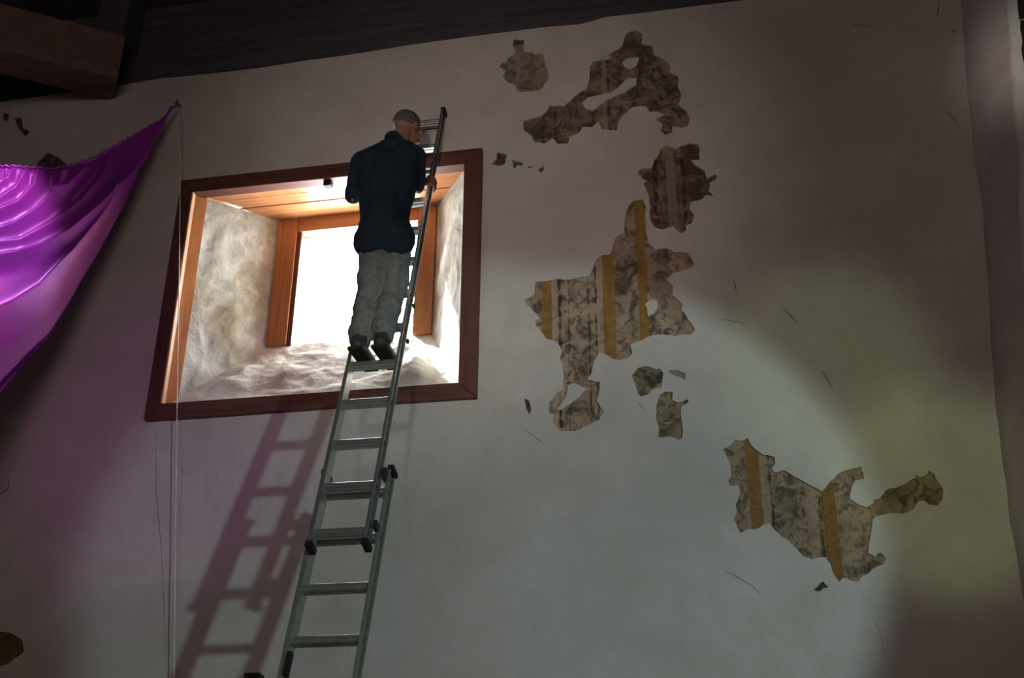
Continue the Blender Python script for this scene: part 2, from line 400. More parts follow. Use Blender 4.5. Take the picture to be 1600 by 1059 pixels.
# frame of the window niche, from the photograph
YF = -0.040
f_out = [W(283, 281, YF), W(753, 230, YF), W(744, 620, YF), W(224, 656, YF)]
f_in = [W(301, 300, YF), W(725, 256, YF), W(716, 597, YF), W(252, 630, YF)]
fx0 = (f_out[0].x + f_out[3].x) / 2; fx1 = (f_out[1].x + f_out[2].x) / 2
fz1 = (f_out[0].z + f_out[1].z) / 2; fz0 = (f_out[2].z + f_out[3].z) / 2
ix0 = (f_in[0].x + f_in[3].x) / 2; ix1 = (f_in[1].x + f_in[2].x) / 2
iz1 = (f_in[0].z + f_in[1].z) / 2; iz0 = (f_in[2].z + f_in[3].z) / 2
niche = [(ix0 - 0.03, iz0 - 0.03), (ix1 + 0.03, iz0 - 0.03), (ix1 + 0.03, iz1 + 0.03), (ix0 - 0.03, iz1 + 0.03)]

# outer boundary: irregular plaster edge along the wall top, leaning corner on the right
top_px = [(-160, 184), (-60, 168), (0, 160), (60, 151), (130, 141), (185, 133), (250, 122), (300, 117), (330, 114), (400, 106), (480, 94), (560, 83), (640, 70), (740, 56), (800, 48),
          (850, 42), (905, 38), (925, 33), (945, 27), (1000, 21), (1080, 10), (1165, -1), (1300, -20), (1500, -50)]
right_px = [(1506, 0), (1512, 100), (1524, 200), (1541, 330), (1552, 450), (1557, 560), (1563, 640), (1574, 730), (1588, 820), (1602, 900)]
top_w = [W(*p) for p in top_px]; right_w = [W(*p) for p in right_px]
XL = -6.4
bound = [(XL, 0.0), (1.45, 0.0), (1.46, 2.2)] + [(p.x, p.z) for p in reversed(right_w)] + [(right_w[0].x + 0.01, top_w[-1].z)]
bound += [(p.x, p.z) for p in reversed(top_w)] + [(XL, 7.08)]

def wall_y(x, z):
    a = noise.noise(Vector((x * 0.9, z * 0.9, 3.3))) * 0.012 + noise.noise(Vector((x * 2.6, z * 2.6, 7.1))) * 0.006
    return a + noise.noise(Vector((x * 7, z * 7, 1.7))) * 0.0022

verts, edges = [], []
def add_loop(pts):
    s = len(verts); verts.extend(Vector(p) for p in pts)
    edges.extend((s + i, s + (i + 1) % len(pts)) for i in range(len(pts)))
add_loop(bound); add_loop(niche)
for _, p in polys: add_loop(p)
for h in holes: add_loop(h)
cons = np.array([tuple(v) for v in verts])
gx = np.concatenate([np.arange(XL + 0.05, 1.75, 0.055)]); gz = np.concatenate([np.arange(0.1, 2.4, 0.2), np.arange(2.45, 7.25, 0.055)])
GX, GZ = np.meshgrid(gx, gz)
rng = np.random.RandomState(3)
G = np.stack([GX.ravel(), GZ.ravel()], 1) + rng.uniform(-0.012, 0.012, (GX.size, 2))
ok = inside(G[:, 0], G[:, 1], bound) & ~inside(G[:, 0], G[:, 1], niche)
G = G[ok]
# keep the grid clear of the outlines
keep = np.ones(len(G), bool)
for s in range(0, len(G), 2000):
    d = ((G[s:s + 2000, None, :] - cons[None, :, :]) ** 2).sum(2).min(1)
    keep[s:s + 2000] = d > 0.011 ** 2
verts.extend(Vector(p) for p in G[keep])
rv, re_, rf, *_ = geometry.delaunay_2d_cdt(verts, edges, [], 0, 1e-6, False)
P = np.array([tuple(v) for v in rv]); T = np.array([f for f in rf])
C = P[T].mean(1)
cls = np.full(len(T), -1)
cls[inside(C[:, 0], C[:, 1], bound) & ~inside(C[:, 0], C[:, 1], niche)] = 0
for i, (k, p) in enumerate(polys):
    cls[inside(C[:, 0], C[:, 1], p) & (cls >= 0)] = i + 1
for h in holes:
    cls[inside(C[:, 0], C[:, 1], h) & (cls > 0)] = 0
ysurf = np.array([wall_y(p[0], p[1]) for p in P])
REC = 0.013
# wall skin plus broken plaster rims
wv_ = [(p[0], y, p[1]) for p, y in zip(P, ysurf)]
wf = [tuple(t) for t in T[cls == 0]]
owner = {}
for t, c in zip(T, cls):
    if c < 0: continue
    for a, b_ in ((t[0], t[1]), (t[1], t[2]), (t[2], t[0])):
        owner.setdefault((min(a, b_), max(a, b_)), []).append((c, a, b_))
deep = {}
def dv(i):
    if i not in deep:
        deep[i] = len(wv_); wv_.append((P[i][0], ysurf[i] + REC + 0.004, P[i][1]))
    return deep[i]
for e, l in owner.items():
    if len(l) == 2 and (l[0][0] == 0) != (l[1][0] == 0):
        a, b_ = e
        wf.append((a, b_, dv(b_), dv(a)))
wall = from_py('wall_front', wv_, wf, 'lime_plaster')
used_mesh = bmesh.new(); used_mesh.from_mesh(wall.data)
bmesh.ops.delete(used_mesh, geom=[v for v in used_mesh.verts if not v.link_faces], context='VERTS')
used_mesh.to_mesh(wall.data); used_mesh.free()
structure(wall, 'uneven lime plastered church wall with patches of old painted paper showing', 'wall')

def wx(px, py): return W(px, py).x
def wz(px, py): return W(px, py).z
BEIGE = (0.42, 0.315, 0.215); DARK = (0.085, 0.062, 0.050)
def ST(px, py, w): return (wx(px, py), w / 2 / 232.0)
s1 = ST(854, 485, 15); s2 = ST(952, 480, 18); s3 = ST(1003, 430, 14)
fragment_mat('great_print', BEIGE, DARK,
             stripes=[(*s1, 'o', wz(855, 545)), (*s2, 'o'), (*s3, 'o'), (wx(866, 485), 0.020, 'b'), (wx(937, 480), 0.022, 'b')],
             lines=[(wx(874, 490), 0.010, 1.0), (wx(931, 490), 0.009, 1.0), (wx(888, 500), 0.006, 0.7), (wx(920, 500), 0.008, 0.8), (wx(1012, 480), 0.012, 0.6)],
             rings=[(wx(903, 455), wz(903, 455), 0.060, 0.014), (wx(903, 575), wz(903, 575), 0.050, 0.008), (wx(902, 525), wz(902, 525), 0.085, 0.007)], density=0.50, scale=8)
fragment_mat('low_print', (0.39, 0.285, 0.185), (0.10, 0.070, 0.050),
             stripes=[(wx(1181, 770), 0.042, 'o'), (wx(1296, 800), 0.040, 'o'), (wx(1195, 770), 0.022, 'b'), (wx(1272, 830), 0.030, 'b')],
             lines=[(wx(1205, 770), 0.008, 1.0), (wx(1282, 800), 0.007, 1.0), (wx(1262, 780), 0.010, 0.8)], density=0.50, scale=11, ochre=(0.27, 0.135, 0.030))
fragment_mat('arch_print', (0.31, 0.235, 0.175), (0.075, 0.050, 0.042),
             stripes=[(wx(945, 180), 0.018, 'b')], lines=[(wx(952, 180), 0.010, 0.9), (wx(848, 200), 0.012, 0.7), (wx(868, 200), 0.012, 0.8)], density=0.54, scale=7.5)
fragment_mat('dark_print', (0.29, 0.21, 0.155), (0.075, 0.048, 0.040), stripes=[(wx(1050, 310), 0.03, 'b')],
             lines=[(wx(1025, 310), 0.018, 1.0), (wx(1070, 320), 0.012, 0.8)], density=0.58, scale=7)
fragment_mat('faded_print', (0.34, 0.28, 0.235), (0.14, 0.105, 0.090), stripes=[(wx(831, 125), 0.022, 'o')], density=0.50, scale=9, ochre=(0.28, 0.19, 0.09))
fragment_mat('block_print', (0.33, 0.26, 0.16), (0.045, 0.035, 0.030), density=0.52, scale=8)
fragment_mat('olive_stain', (0.16, 0.13, 0.055), (0.08, 0.06, 0.03), density=0.4, scale=10)
fragment_mat('chip_print', (0.16, 0.13, 0.105), (0.05, 0.042, 0.036), density=0.55, scale=25)
FM = {'upper_left': 'faded_print', 'arch': 'arch_print', 'right_of_stripe': 'dark_print', 'great': 'great_print', 'small_low': 'block_print',
      'small_arc': 'faded_print', 'block': 'block_print', 'low_right': 'low_print', 'stain_4': 'olive_stain'}
for i, (k, p) in enumerate(polys):
    tt = T[cls == i + 1]
    if len(tt) == 0: continue
    ids = np.unique(tt); mp = {a: j for j, a in enumerate(ids)}
    cr = k.startswith('crack')
    vv = [(P[a][0], ysurf[a] + REC, P[a][1]) for a in ids]
    o = from_py('crack' if cr else 'painted_fragment', vv, [tuple(mp[a] for a in t) for t in tt],
                'crack_dark' if cr else FM.get(k, 'chip_print'), wall)
LAB = {}

# ------------------------------------------------------------------ rest of the room shell
def slab(name, *a, mat, label, cat):
    bm = bmesh.new(); add_box(bm, *a)
    return structure(from_bm(name, bm, mat), label, cat)
slab('floor', -9.2, 4.6, -10.2, 1.0, -0.2, 0.0, mat='floor_tile', label='dull brown church floor below the picture', cat='floor')
slab('wall_back', -9.2, 4.6, -10.4, -10.2, 0.0, 8.4, mat='lime_plaster', label='plastered wall behind the viewer', cat='wall')
slab('wall_left', -9.4, -9.2, -10.4, 1.0, 0.0, 8.4, mat='lime_plaster', label='plastered side wall beyond the purple drape', cat='wall')
slab('wall_side', 4.6, 4.8, -10.4, 1.0, 0.0, 8.4, mat='lime_plaster', label='plastered side wall beyond the dark stone', cat='wall')
# the masonry core behind the plaster: closes the wall around the niche
bm = bmesh.new()
add_box(bm, -9.2, ix0 - 0.03, 0.06, 0.70, 0, 8.4)
add_box(bm, ix1 + 0.03, 4.6, 0.06, 0.70, 0, 8.4)
add_box(bm, ix0 - 0.03, ix1 + 0.03, 0.06, 0.70, 0, iz0 - 0.03)
add_box(bm, ix0 - 0.03, ix1 + 0.03, 0.06, 0.70, iz1 + 0.06, 8.4)
add_box(bm, -9.2, XL, -0.01, 0.06, 0, 7.05)
core = from_bm('masonry', bm, 'corner_plaster', wall)

# projecting corner on the right: return face, paler arris
rows = []
ar_px = [(1566, -30), (1570, 0), (1580, 100), (1588, 200), (1594, 300), (1601, 400), (1606, 500), (1612, 600), (1622, 700), (1634, 800), (1650, 920)]
YA = -0.34
zs = np.linspace(0.0, 7.9, 160); fe = []
cz = [p.z for p in reversed(right_w)]; cxs = [p.x for p in reversed(right_w)]
aw = [W(p[0], p[1], YA) for p in ar_px]; az = [p.z for p in reversed(aw)]; axs = [p.x for p in reversed(aw)]
vv, ff = [], []
NU = 22
for i, z in enumerate(zs):
    x0 = float(np.interp(z, cz, cxs)); x1 = float(np.interp(z, az, axs))
    for j in range(NU):
        t = j / (NU - 1)
        if t < 0.62:
            s = t / 0.62
            x = x0 - 0.03 + (x1 - x0 + 0.03) * s ** 1.25; y = 0.03 + (YA + 0.03 - 0.03) * s
        else:
            s = (t - 0.62) / 0.38; a = s * math.pi / 2
            x = x1 + 0.065 * s; y = YA - 0.03 * math.sin(a)
        d = fbm(x * 5, y * 5, z * 2.2, 4) * 0.010 + noise.noise(Vector((1.3, 0.2, z * 1.3))) * 0.010
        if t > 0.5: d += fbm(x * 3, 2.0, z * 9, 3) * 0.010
        vv.append((x + d, y, z))
for i in range(len(zs) - 1):
    for j in range(NU - 1):
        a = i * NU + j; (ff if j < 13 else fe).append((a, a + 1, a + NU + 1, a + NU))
wr = structure(from_py('wall_right', vv, ff, 'corner_plaster', smooth=True), 'plaster return at the right corner, pale along its rounded edge', 'wall')
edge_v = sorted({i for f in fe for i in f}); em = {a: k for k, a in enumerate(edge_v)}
from_py('arris_strip', [vv[i] for i in edge_v], [tuple(em[i] for i in f) for f in fe], 'pale_edge', wr, True)  # strip along the arris in a paler plaster
def arris(z): return float(np.interp(z, az, axs)) + 0.058
# dark stone facing with pale joints beyond the arris
js = [float(W(1596, y, -0.36).z) for y in (255, 28)]
lev = [0.0]
st_h = js[1] - js[0]
z = js[0]
while z - st_h > 0.3: z -= st_h
while z < 8.0: lev.append(z); z += st_h
bm = bmesh.new(); box_bm(bm, [(1.56, -0.335, 0), (4.6, -0.335, 0), (4.6, 0.06, 0), (1.62, 0.06, 0), (2.08, -0.335, 8.3), (4.6, -0.335, 8.3), (4.6, 0.06, 8.3), (2.08, 0.06, 8.3)])
back = from_bm('joint_mortar', bm, 'mortar', wr)
for k in range(len(lev)):
    z0 = lev[k] + 0.010; z1 = (lev[k + 1] if k + 1 < len(lev) else 8.3) - 0.010
    xoff = 0.9 if k % 2 else 1.4
    for xa, xb in ((None, 1.79 + xoff), (1.79 + xoff + 0.02, 3.6), (3.62, 4.6)):
        bm = bmesh.new(); xl0, xl1 = (arris(z0), arris(z1)) if xa is None else (xa, xa)
        box_bm(bm, [(xl0, -0.355, z0), (xb, -0.355, z0), (xb, -0.31, z0), (xl0, -0.31, z0), (xl1, -0.355, z1), (xb, -0.355, z1), (xb, -0.31, z1), (xl1, -0.31, z1)]); bevel(bm, 0.006, 1)
        from_bm('stone', bm, 'black_stone', wr)

# timber wall plate, ceiling planks, beam
zt = 7.05
bm = bmesh.new(); add_box(bm, -9.2, 1.72, 0.015, 0.06, zt, 8.2)
pl_ = structure(from_bm('trim_1', bm, 'old_timber'), 'blackened timber plate along the wall top under the ceiling', 'beam')
ceil = empty('ceiling', (0, -5, 7.9)); structure(ceil, 'dark plank ceiling above the plaster wall', 'ceiling')
y = 0.05; k = 0
while y > -10.3:
    w_ = 0.24 + 0.05 * random.random()
    bm = bmesh.new(); add_box(bm, -9.2, 4.6, y - w_ + 0.014, y, 7.86 + 0.012 * random.random(), 7.95)
    adopt(from_bm('plank', bm, 'old_timber'), ceil); y -= w_; k += 1
bm = bmesh.new(); add_box(bm, -9.4, 4.8, -10.4, 1.0, 7.96, 8.4)
adopt(from_bm('roof_deck', bm, 'old_timber'), ceil)
# diagonal beam
a = W(184, 122, -0.22); zb = a.z
r = ray(-60, 62); bpt = CAM + r * ((zb - CAM.z) / r.z)
d = (bpt - a); d.z = 0; d.normalize(); nrm = Vector((-d.y, d.x, 0))
if nrm.y < 0: nrm = -nrm
L = 4.0; hgt = 0.40; th = 0.30
c8 = []
for zz in (zb, zb + hgt):
    for p in (a, a + d * L, a + d * L + nrm * th, a + nrm * th): c8.append((p.x, p.y, zz))
bm = bmesh.new(); box_bm(bm, c8); bevel(bm, 0.012, 2)
structure(from_bm('ceiling_beam', bm, 'beam_timber'), 'brown squared beam jutting over the wall top beside the drape', 'beam')
bm = bmesh.new(); q = a + d * 0.05 + nrm * 0.15; add_box(bm, q.x - 0.14, q.x + 0.10, q.y - 0.1, 0.05, zb + hgt, 7.9)
structure(from_bm('beam_post', bm, 'old_timber'), 'dark timber block above the end of the brown beam', 'beam')

# ------------------------------------------------------------------ window
win = empty('window_1', ((fx0 + fx1) / 2, 0, fz0)); structure(win, 'deep splayed window niche with red brown timber frame', 'window')
def fboard(c4, mat, name='frame_board', y0=YF, y1=0.05, lab=None):
    bm = bmesh.new()
    box_bm(bm, [(p[0], y0, p[1]) for p in c4] + [(p[0], y1, p[1]) for p in c4]); bevel(bm, 0.006, 2)
    o = adopt(from_bm(name, bm, mat), win)
    return o
O = [(p.x, p.z) for p in f_out]; I = [(p.x, p.z) for p in f_in]
g = 0.002
fboard([(O[3][0], O[3][1]), (I[3][0], I[3][1]), (I[0][0], I[0][1]), (O[0][0], O[0][1])], 'frame_wood_upright')
fboard([(I[2][0], I[2][1]), (O[2][0], O[2][1]), (O[1][0], O[1][1]), (I[1][0], I[1][1])], 'frame_wood_upright')
fboard([(O[0][0] + g, O[0][1] - g), (I[0][0] + g, I[0][1]), (I[1][0] - g, I[1][1]), (O[1][0] - g, O[1][1] - g)], 'frame_wood')
fboard([(O[3][0] + g, O[3][1]), (O[2][0] - g, O[2][1]), (I[2][0] - g, I[2][1]), (I[3][0] + g, I[3][1])], 'frame_wood')

YB = 0.53                                            # plane of the inner wooden casing
bl_t = W(435, 350, YB); bl_b = W(425, 541, YB); br_t = W(682, 321, YB)
xb0 = (bl_t.x + bl_b.x) / 2; xb1 = br_t.x; zb1 = (bl_t.z + br_t.z) / 2; zb0 = bl_b.z
def grid_patch(c00, c10, c11, c01, nu, nv, amp, seed, nrm_, freq=4.0, edge=0.0, lump=None):
    vv, ff = [], []
    c00, c10, c11, c01 = map(Vector, (c00, c10, c11, c01)); nrm_ = Vector(nrm_).normalized()
    for j in range(nv + 1):
        for i in range(nu + 1):
            u, v = i / nu, j / nv
            p = (c00 * (1 - u) + c10 * u) * (1 - v) + (c01 * (1 - u) + c11 * u) * v
            e = min(1, 8 * min(u, 1 - u, v, 1 - v) + edge)
            d = fbm(p.x * freq + seed, p.y * freq, p.z * freq, 5) * amp
            rdg = abs(noise.noise(Vector((p.x * 6 + seed, p.y * 6, p.z * 6)))) ** 0.5 * amp * 0.8
            if lump: d += lump(u, v)
            vv.append(p + nrm_ * (d - rdg) * e)
    for j in range(nv):
        for i in range(nu):
            a = j * (nu + 1) + i; ff.append((a, a + 1, a + nu + 2, a + nu + 1))
    return vv, ff
ts = 0.13
def lerp(a, b, t): return a + (b - a) * t
ft = iz1 + 0.012; fb = iz0 - 0.004
lx0, ly0 = lerp(ix0, xb0, ts), YB * ts
# left and right plaster reveals
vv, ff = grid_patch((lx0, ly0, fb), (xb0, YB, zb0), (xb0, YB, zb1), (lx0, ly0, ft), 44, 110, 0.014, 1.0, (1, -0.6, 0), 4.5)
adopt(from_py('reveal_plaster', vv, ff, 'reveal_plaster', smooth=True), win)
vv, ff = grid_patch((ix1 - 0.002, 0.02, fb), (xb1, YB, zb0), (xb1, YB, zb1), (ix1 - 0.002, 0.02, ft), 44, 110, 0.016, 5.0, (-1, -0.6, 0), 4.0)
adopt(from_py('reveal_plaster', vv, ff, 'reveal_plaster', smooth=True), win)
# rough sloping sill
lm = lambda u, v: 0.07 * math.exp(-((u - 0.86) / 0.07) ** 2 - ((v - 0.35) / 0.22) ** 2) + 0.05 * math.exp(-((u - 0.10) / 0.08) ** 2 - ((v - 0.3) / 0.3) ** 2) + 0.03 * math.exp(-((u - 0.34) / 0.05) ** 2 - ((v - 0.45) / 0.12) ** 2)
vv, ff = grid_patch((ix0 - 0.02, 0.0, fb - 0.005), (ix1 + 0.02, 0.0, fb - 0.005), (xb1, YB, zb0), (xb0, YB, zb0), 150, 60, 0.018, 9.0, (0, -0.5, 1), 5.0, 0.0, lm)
adopt(from_py('sill', vv, ff, 'sill_plaster_lit', smooth=True), win)
# wooden lining strip along the left, thin strip along the right
bm = bmesh.new()
box_bm(bm, [(ix0 - 0.03, 0.0, fb), (ix0, 0.0, fb), (lx0 + 0.004, ly0 + 0.004, fb), (lx0 - 0.03, ly0 + 0.02, fb), (ix0 - 0.03, 0.0, ft), (ix0, 0.0, ft), (lx0 + 0.004, ly0 + 0.004, ft), (lx0 - 0.03, ly0 + 0.02, ft)])
bevel(bm, 0.004, 1); adopt(from_bm('lining_strip', bm, 'jamb_wood'), win)
bm = bmesh.new(); add_box(bm, ix1 - 0.012, ix1 + 0.02, 0.0, 0.05, fb, ft); bevel(bm, 0.004, 1); adopt(from_bm('lining_strip', bm, 'frame_wood_upright'), win)
bm = bmesh.new(); box_bm(bm, [(f_in[3].x - 0.007, YF - 0.005, f_in[3].z), (f_in[3].x + 0.007, YF - 0.005, f_in[3].z), (f_in[3].x + 0.007, 0.0, f_in[3].z), (f_in[3].x - 0.007, 0.0, f_in[3].z), (f_in[0].x - 0.007, YF - 0.005, f_in[0].z), (f_in[0].x + 0.007, YF - 0.005, f_in[0].z), (f_in[0].x + 0.007, 0.0, f_in[0].z), (f_in[0].x - 0.007, 0.0, f_in[0].z)])
bevel(bm, 0.003, 1); adopt(from_bm('lit_edge_strip', bm, 'lit_edge_wood'), win)  # added strip, paler wood in place of light on the frame edge
# soffit planks, parallel to the wall
np_ = 4
for k in range(np_):
    t0, t1 = k / np_, (k + 1) / np_
    za = lerp(ft, zb1, t0); zb_ = lerp(ft, zb1, t1)
    y0, y1 = lerp(0.0, YB + 0.02, t0) + 0.002, lerp(0.0, YB + 0.02, t1) - 0.002
    dz = 0.004 * (k % 2)
    bm = bmesh.new()
    xa0, xa1 = lerp(ix0, xb0, t0) - 0.03, lerp(ix1, xb1, t0) + 0.03
    xc0, xc1 = lerp(ix0, xb0, t1) - 0.03, lerp(ix1, xb1, t1) + 0.03
    box_bm(bm, [(xa0, y0, za + dz), (xa1, y0, za + dz), (xc1, y1, zb_ + dz), (xc0, y1, zb_ + dz), (xa0, y0, za + 0.05), (xa1, y0, za + 0.05), (xc1, y1, zb_ + 0.05), (xc0, y1, zb_ + 0.05)])
    bevel(bm, 0.004, 1); adopt(from_bm('soffit_plank', bm, 'soffit_wood'), win)
# wooden casing round the inner opening
jl = W(470, 400, YB).x; jr = W(652, 400, YB).x; zl = W(530, 359, YB).z
def board(name, x0, x1, z0, z1, mat, y0=YB - 0.035, y1=YB + 0.06, bv=0.006):
    bm = bmesh.new(); add_box(bm, x0, x1, y0, y1, z0, z1); bevel(bm, bv, 2)
    return adopt(from_bm(name, bm, mat), win)
board('jamb_board', xb0 - 0.01, jl - 0.035, zb0 - 0.01, zb1 + 0.01, 'jamb_wood')
board('jamb_bead', jl - 0.034, jl, zb0 - 0.01, zl + 0.005, 'frame_wood_upright', YB - 0.02, YB + 0.10, 0.004)
board('jamb_board', jr, xb1 + 0.01, zb0 - 0.01, zb1 + 0.01, 'jamb_wood')
board('lintel_board', jl - 0.033, jr - 0.001, zl, zb1 + 0.01, 'soffit_wood', YB - 0.028)
# outer tunnel to daylight
bm = bmesh.new()
add_box(bm, jl - 0.5, jl - 0.01, YB + 0.10, 0.71, zb0 - 0.3, zb1 + 0.4)
add_box(bm, jr + 0.01, jr + 0.5, YB + 0.10, 0.71, zb0 - 0.3, zb1 + 0.4)
add_box(bm, jl - 0.5, jr + 0.5, YB + 0.10, 0.71, zl + 0.02, zb1 + 0.5)
add_box(bm, jl - 0.5, jr + 0.5, YB + 0.02, 0.71, zb0 - 0.7, zb0 - 0.01)
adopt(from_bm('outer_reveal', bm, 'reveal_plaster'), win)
# small dark catch hanging from the top board
p = W(511, 283, -0.02)
bm = bmesh.new(); add_box(bm, p.x - 0.028, p.x + 0.028, -0.02, 0.03, p.z - 0.03, p.z + 0.05); bevel(bm, 0.005, 1)
tag(adopt(from_bm('catch', bm, 'iron'), win), 'small black catch under the top board')

# ------------------------------------------------------------------ ladder
LZ, LS = 6.475, 0.32
def lad(x, z, n=0.0):
    """point on the front plane of the upper section, n metres towards the wall"""
    yy = -0.075 - (LZ - z) * LS
    nn = Vector((0, 1, -LS)).normalized()
    return Vector((x, yy, z)) + nn * n
def lad_px(px, py):
    r = ray(px, py)                          # y = k + LS*z
    k = -0.075 - LZ * LS
    t = (k + LS * CAM.z - CAM.y) / (r.y - LS * r.z)
    return CAM + r * t
XR = lad_px(618, 560).x                     # inner face of right rail
XLd = lad_px(548, 562).x                    # inner face of left rail
ladder = empty('extension_ladder', (0.5 * (XR + XLd), lad(0, 0).y + 0.05, 0.0))
tag(ladder, 'aluminium two section extension ladder leaning against the wall over the window', 'ladder')
UP = Vector((0, LS, 1)).normalized(); NN = Vector((0, 1, -LS)).normalized()
def rail(x, side, z0, z1, n0, dep, fl, mat):
    """channel rail open to the outside; side = +1 right, -1 left"""
    bm = bmesh.new(); w = 0.004
    prof = [(0, 0), (fl, 0), (fl, 0.010), (fl - w, 0.010), (fl - w, w), (w, w), (w, dep - w), (fl - w, dep - w), (fl - w, dep - 0.010), (fl, dep - 0.010), (fl, dep), (0, dep)]
    rings = []
    for zz in (z0, z1):
        rings.append([bm.verts.new(lad(x + side * a_, zz, n0 + b_)) for a_, b_ in prof])
    n = len(prof)
    for i in range(n):
        bm.faces.new((rings[0][i], rings[0][(i + 1) % n], rings[1][(i + 1) % n], rings[1][i]))
    bm.faces.new(rings[0]); bm.faces.new(rings[1][::-1])
    return adopt(from_bm('rail', bm, mat), ladder)
def rung(x0, x1, zz, n0, mat='aluminium', name='rung'):
    bm = bmesh.new(); h, dp = 0.020, 0.048
    prof = [(-h, 0.004), (-h + 0.004, 0), (-0.004, 0), (0, 0.005), (0.004, 0), (h - 0.004, 0), (h, 0.004), (h, dp - 0.004), (h - 0.004, dp), (-h + 0.004, dp), (-h, dp - 0.004), (-h, 0.025), (-h + 0.004, 0.021), (-h, 0.017)]
    rings = []
    for x in (x0, x1):
        rings.append([bm.verts.new(lad(x, zz, n0) + UP * a_ + NN * b_) for a_, b_ in prof])
    n = len(prof)
    for i in range(n): bm.faces.new((rings[0][i], rings[0][(i + 1) % n], rings[1][(i + 1) % n], rings[1][i]))
    bm.faces.new(rings[0]); bm.faces.new(rings[1][::-1])
    return adopt(from_bm(name, bm, mat), ladder)
def small_box(name, c, sx, su, sn, mat, bv=0.003):
    bm = bmesh.new(); X = Vector((1, 0, 0)); c = Vector(c)
    box_bm(bm, [c + X * a_ * sx + UP * u_ * su + NN * n_ * sn for u_ in (-1, 1) for a_, n_ in ((-1, -1), (1, -1), (1, 1), (-1, 1))])
    bevel(bm, bv, 2)
    return adopt(from_bm(name, bm, mat), ladder)
FD = 0.074
z_fly0, z_fly1 = lad_px(572, 843).z, 6.50
rail(XR, 1, z_fly0, z_fly1, 0, FD, 0.016, 'aluminium'); rail(XLd, -1, z_fly0, z_fly1, 0, FD, 0.022, 'aluminium')
BX = 0.036; BN = FD + 0.010; BD = 0.082
zr = W(612, 718, -0.95); z_base1 = 3.60
rail(XR + BX, 1, 0.03, z_base1, BN, BD, 0.016, 'aluminium_dull'); rail(XLd - BX, -1, 0.03, z_base1, BN, BD, 0.026, 'aluminium_dull')
RZ = 4.258; ST_ = 0.266
RUNGS = [RZ + ST_ * k for k in range(-4, 9)]
for zz in RUNGS:
    if z_fly0 + 0.03 < zz < 6.48:
        rung(XLd, XR, zz, 0.010)
        for x, s in ((XR + 0.005, 1), (XLd - 0.005, -1)):
            small_box('rung_end', lad(x + s * 0.001, zz, 0.033), 0.003, 0.014, 0.014, 'rivet_dark', 0.002)
k = 0
zz = RZ - ST_ * 3 + 0.02
while zz > 0.2:
    rung(XLd - BX, XR + BX, zz, BN + 0.012, 'aluminium_dull')
    for x, s in ((XR + BX + 0.005, 1), (XLd - BX - 0.005, -1)):
        small_box('rung_end', lad(x + s * 0.001, zz, BN + 0.030), 0.003, 0.013, 0.013, 'rivet_dark', 0.002)
    zz -= ST_
for x, s in ((XR, 1), (XLd, -1)):
    small_box('end_cap', lad(x + s * 0.012, z_fly0 - 0.006, FD / 2), 0.017, 0.016, FD / 2 + 0.006, 'black_rubber')
    small_box('end_cap', lad(x + s * 0.012, z_fly1 + 0.004, FD / 2), 0.015, 0.010, FD / 2 + 0.003, 'black_rubber')
    small_box('end_cap', lad(x + s * (BX + 0.013), z_base1 + 0.006, BN + BD / 2), 0.017, 0.014, BD / 2 + 0.004, 'black_rubber')
    small_box('rubber_foot', lad(x + s * (BX + 0.013), 0.042, BN + BD / 2), 0.020, 0.032, BD / 2 + 0.008, 'black_rubber')
    small_box('guide_bracket', lad(x + s * 0.030, z_base1 - 0.05, FD - 0.002), 0.010, 0.030, 0.030, 'rivet_dark')
    small_box('guide_bracket', lad(x + s * 0.030, z_fly0 + 0.12, FD - 0.002), 0.010, 0.022, 0.026, 'rivet_dark')
small_box('rung_lock', lad(XLd - BX + 0.018, 2.555, BN - 0.004), 0.011, 0.060, 0.016, 'black_rubber')
for px, py in ((662, 465), (645, 521)):
    q = lad_px(px - 18, py); small_box('clip', lad(XR + 0.027, q.z, FD - 0.006), 0.008, 0.012, 0.010, 'rivet_dark')

# ------------------------------------------------------------------ person
def cap_mesh(bm, p0, r0, p1, r1, seg=14):
    """tapered capsule"""
    p0, p1 = Vector(p0), Vector(p1); ax = (p1 - p0); Lg = ax.length
    if Lg < 1e-6: ax = Vector((0, 0, 1))
    ax.normalize(); a_ = ax.orthogonal().normalized(); b_ = ax.cross(a_)
    rings = []
    for k in range(1, 5):
        th_ = math.pi / 2 * (1 - k / 4.0)
        rings.append((p0 - ax * r0 * math.sin(th_), r0 * math.cos(th_)))
    for k in range(0, 4):
        th_ = math.pi / 2 * (k / 4.0)
        rings.append((p1 + ax * r1 * math.sin(th_), r1 * math.cos(th_)))
    vr = [[bm.verts.new(c + (a_ * math.cos(2 * math.pi * i / seg) + b_ * math.sin(2 * math.pi * i / seg)) * rr) for i in range(seg)] for c, rr in rings]
    for i in range(len(vr) - 1):
        for j in range(seg): bm.faces.new((vr[i][j], vr[i][(j + 1) % seg], vr[i + 1][(j + 1) % seg], vr[i + 1][j]))
    t0 = bm.verts.new(p0 - ax * r0); t1 = bm.verts.new(p1 + ax * r1)
    for j in range(seg):
        bm.faces.new((t0, vr[0][(j + 1) % seg], vr[0][j])); bm.faces.new((t1, vr[-1][j], vr[-1][(j + 1) % seg]))
def ell(bm, c, rad, M3=None, seg=18):
    r = bmesh.ops.create_uvsphere(bm, u_segments=seg, v_segments=seg // 2 + 2, radius=1.0)
    M3 = M3 or Matrix.Identity(3)
    for v in r['verts']:
        v.co = Vector(c) + M3 @ Vector((v.co.x * rad[0], v.co.y * rad[1], v.co.z * rad[2]))
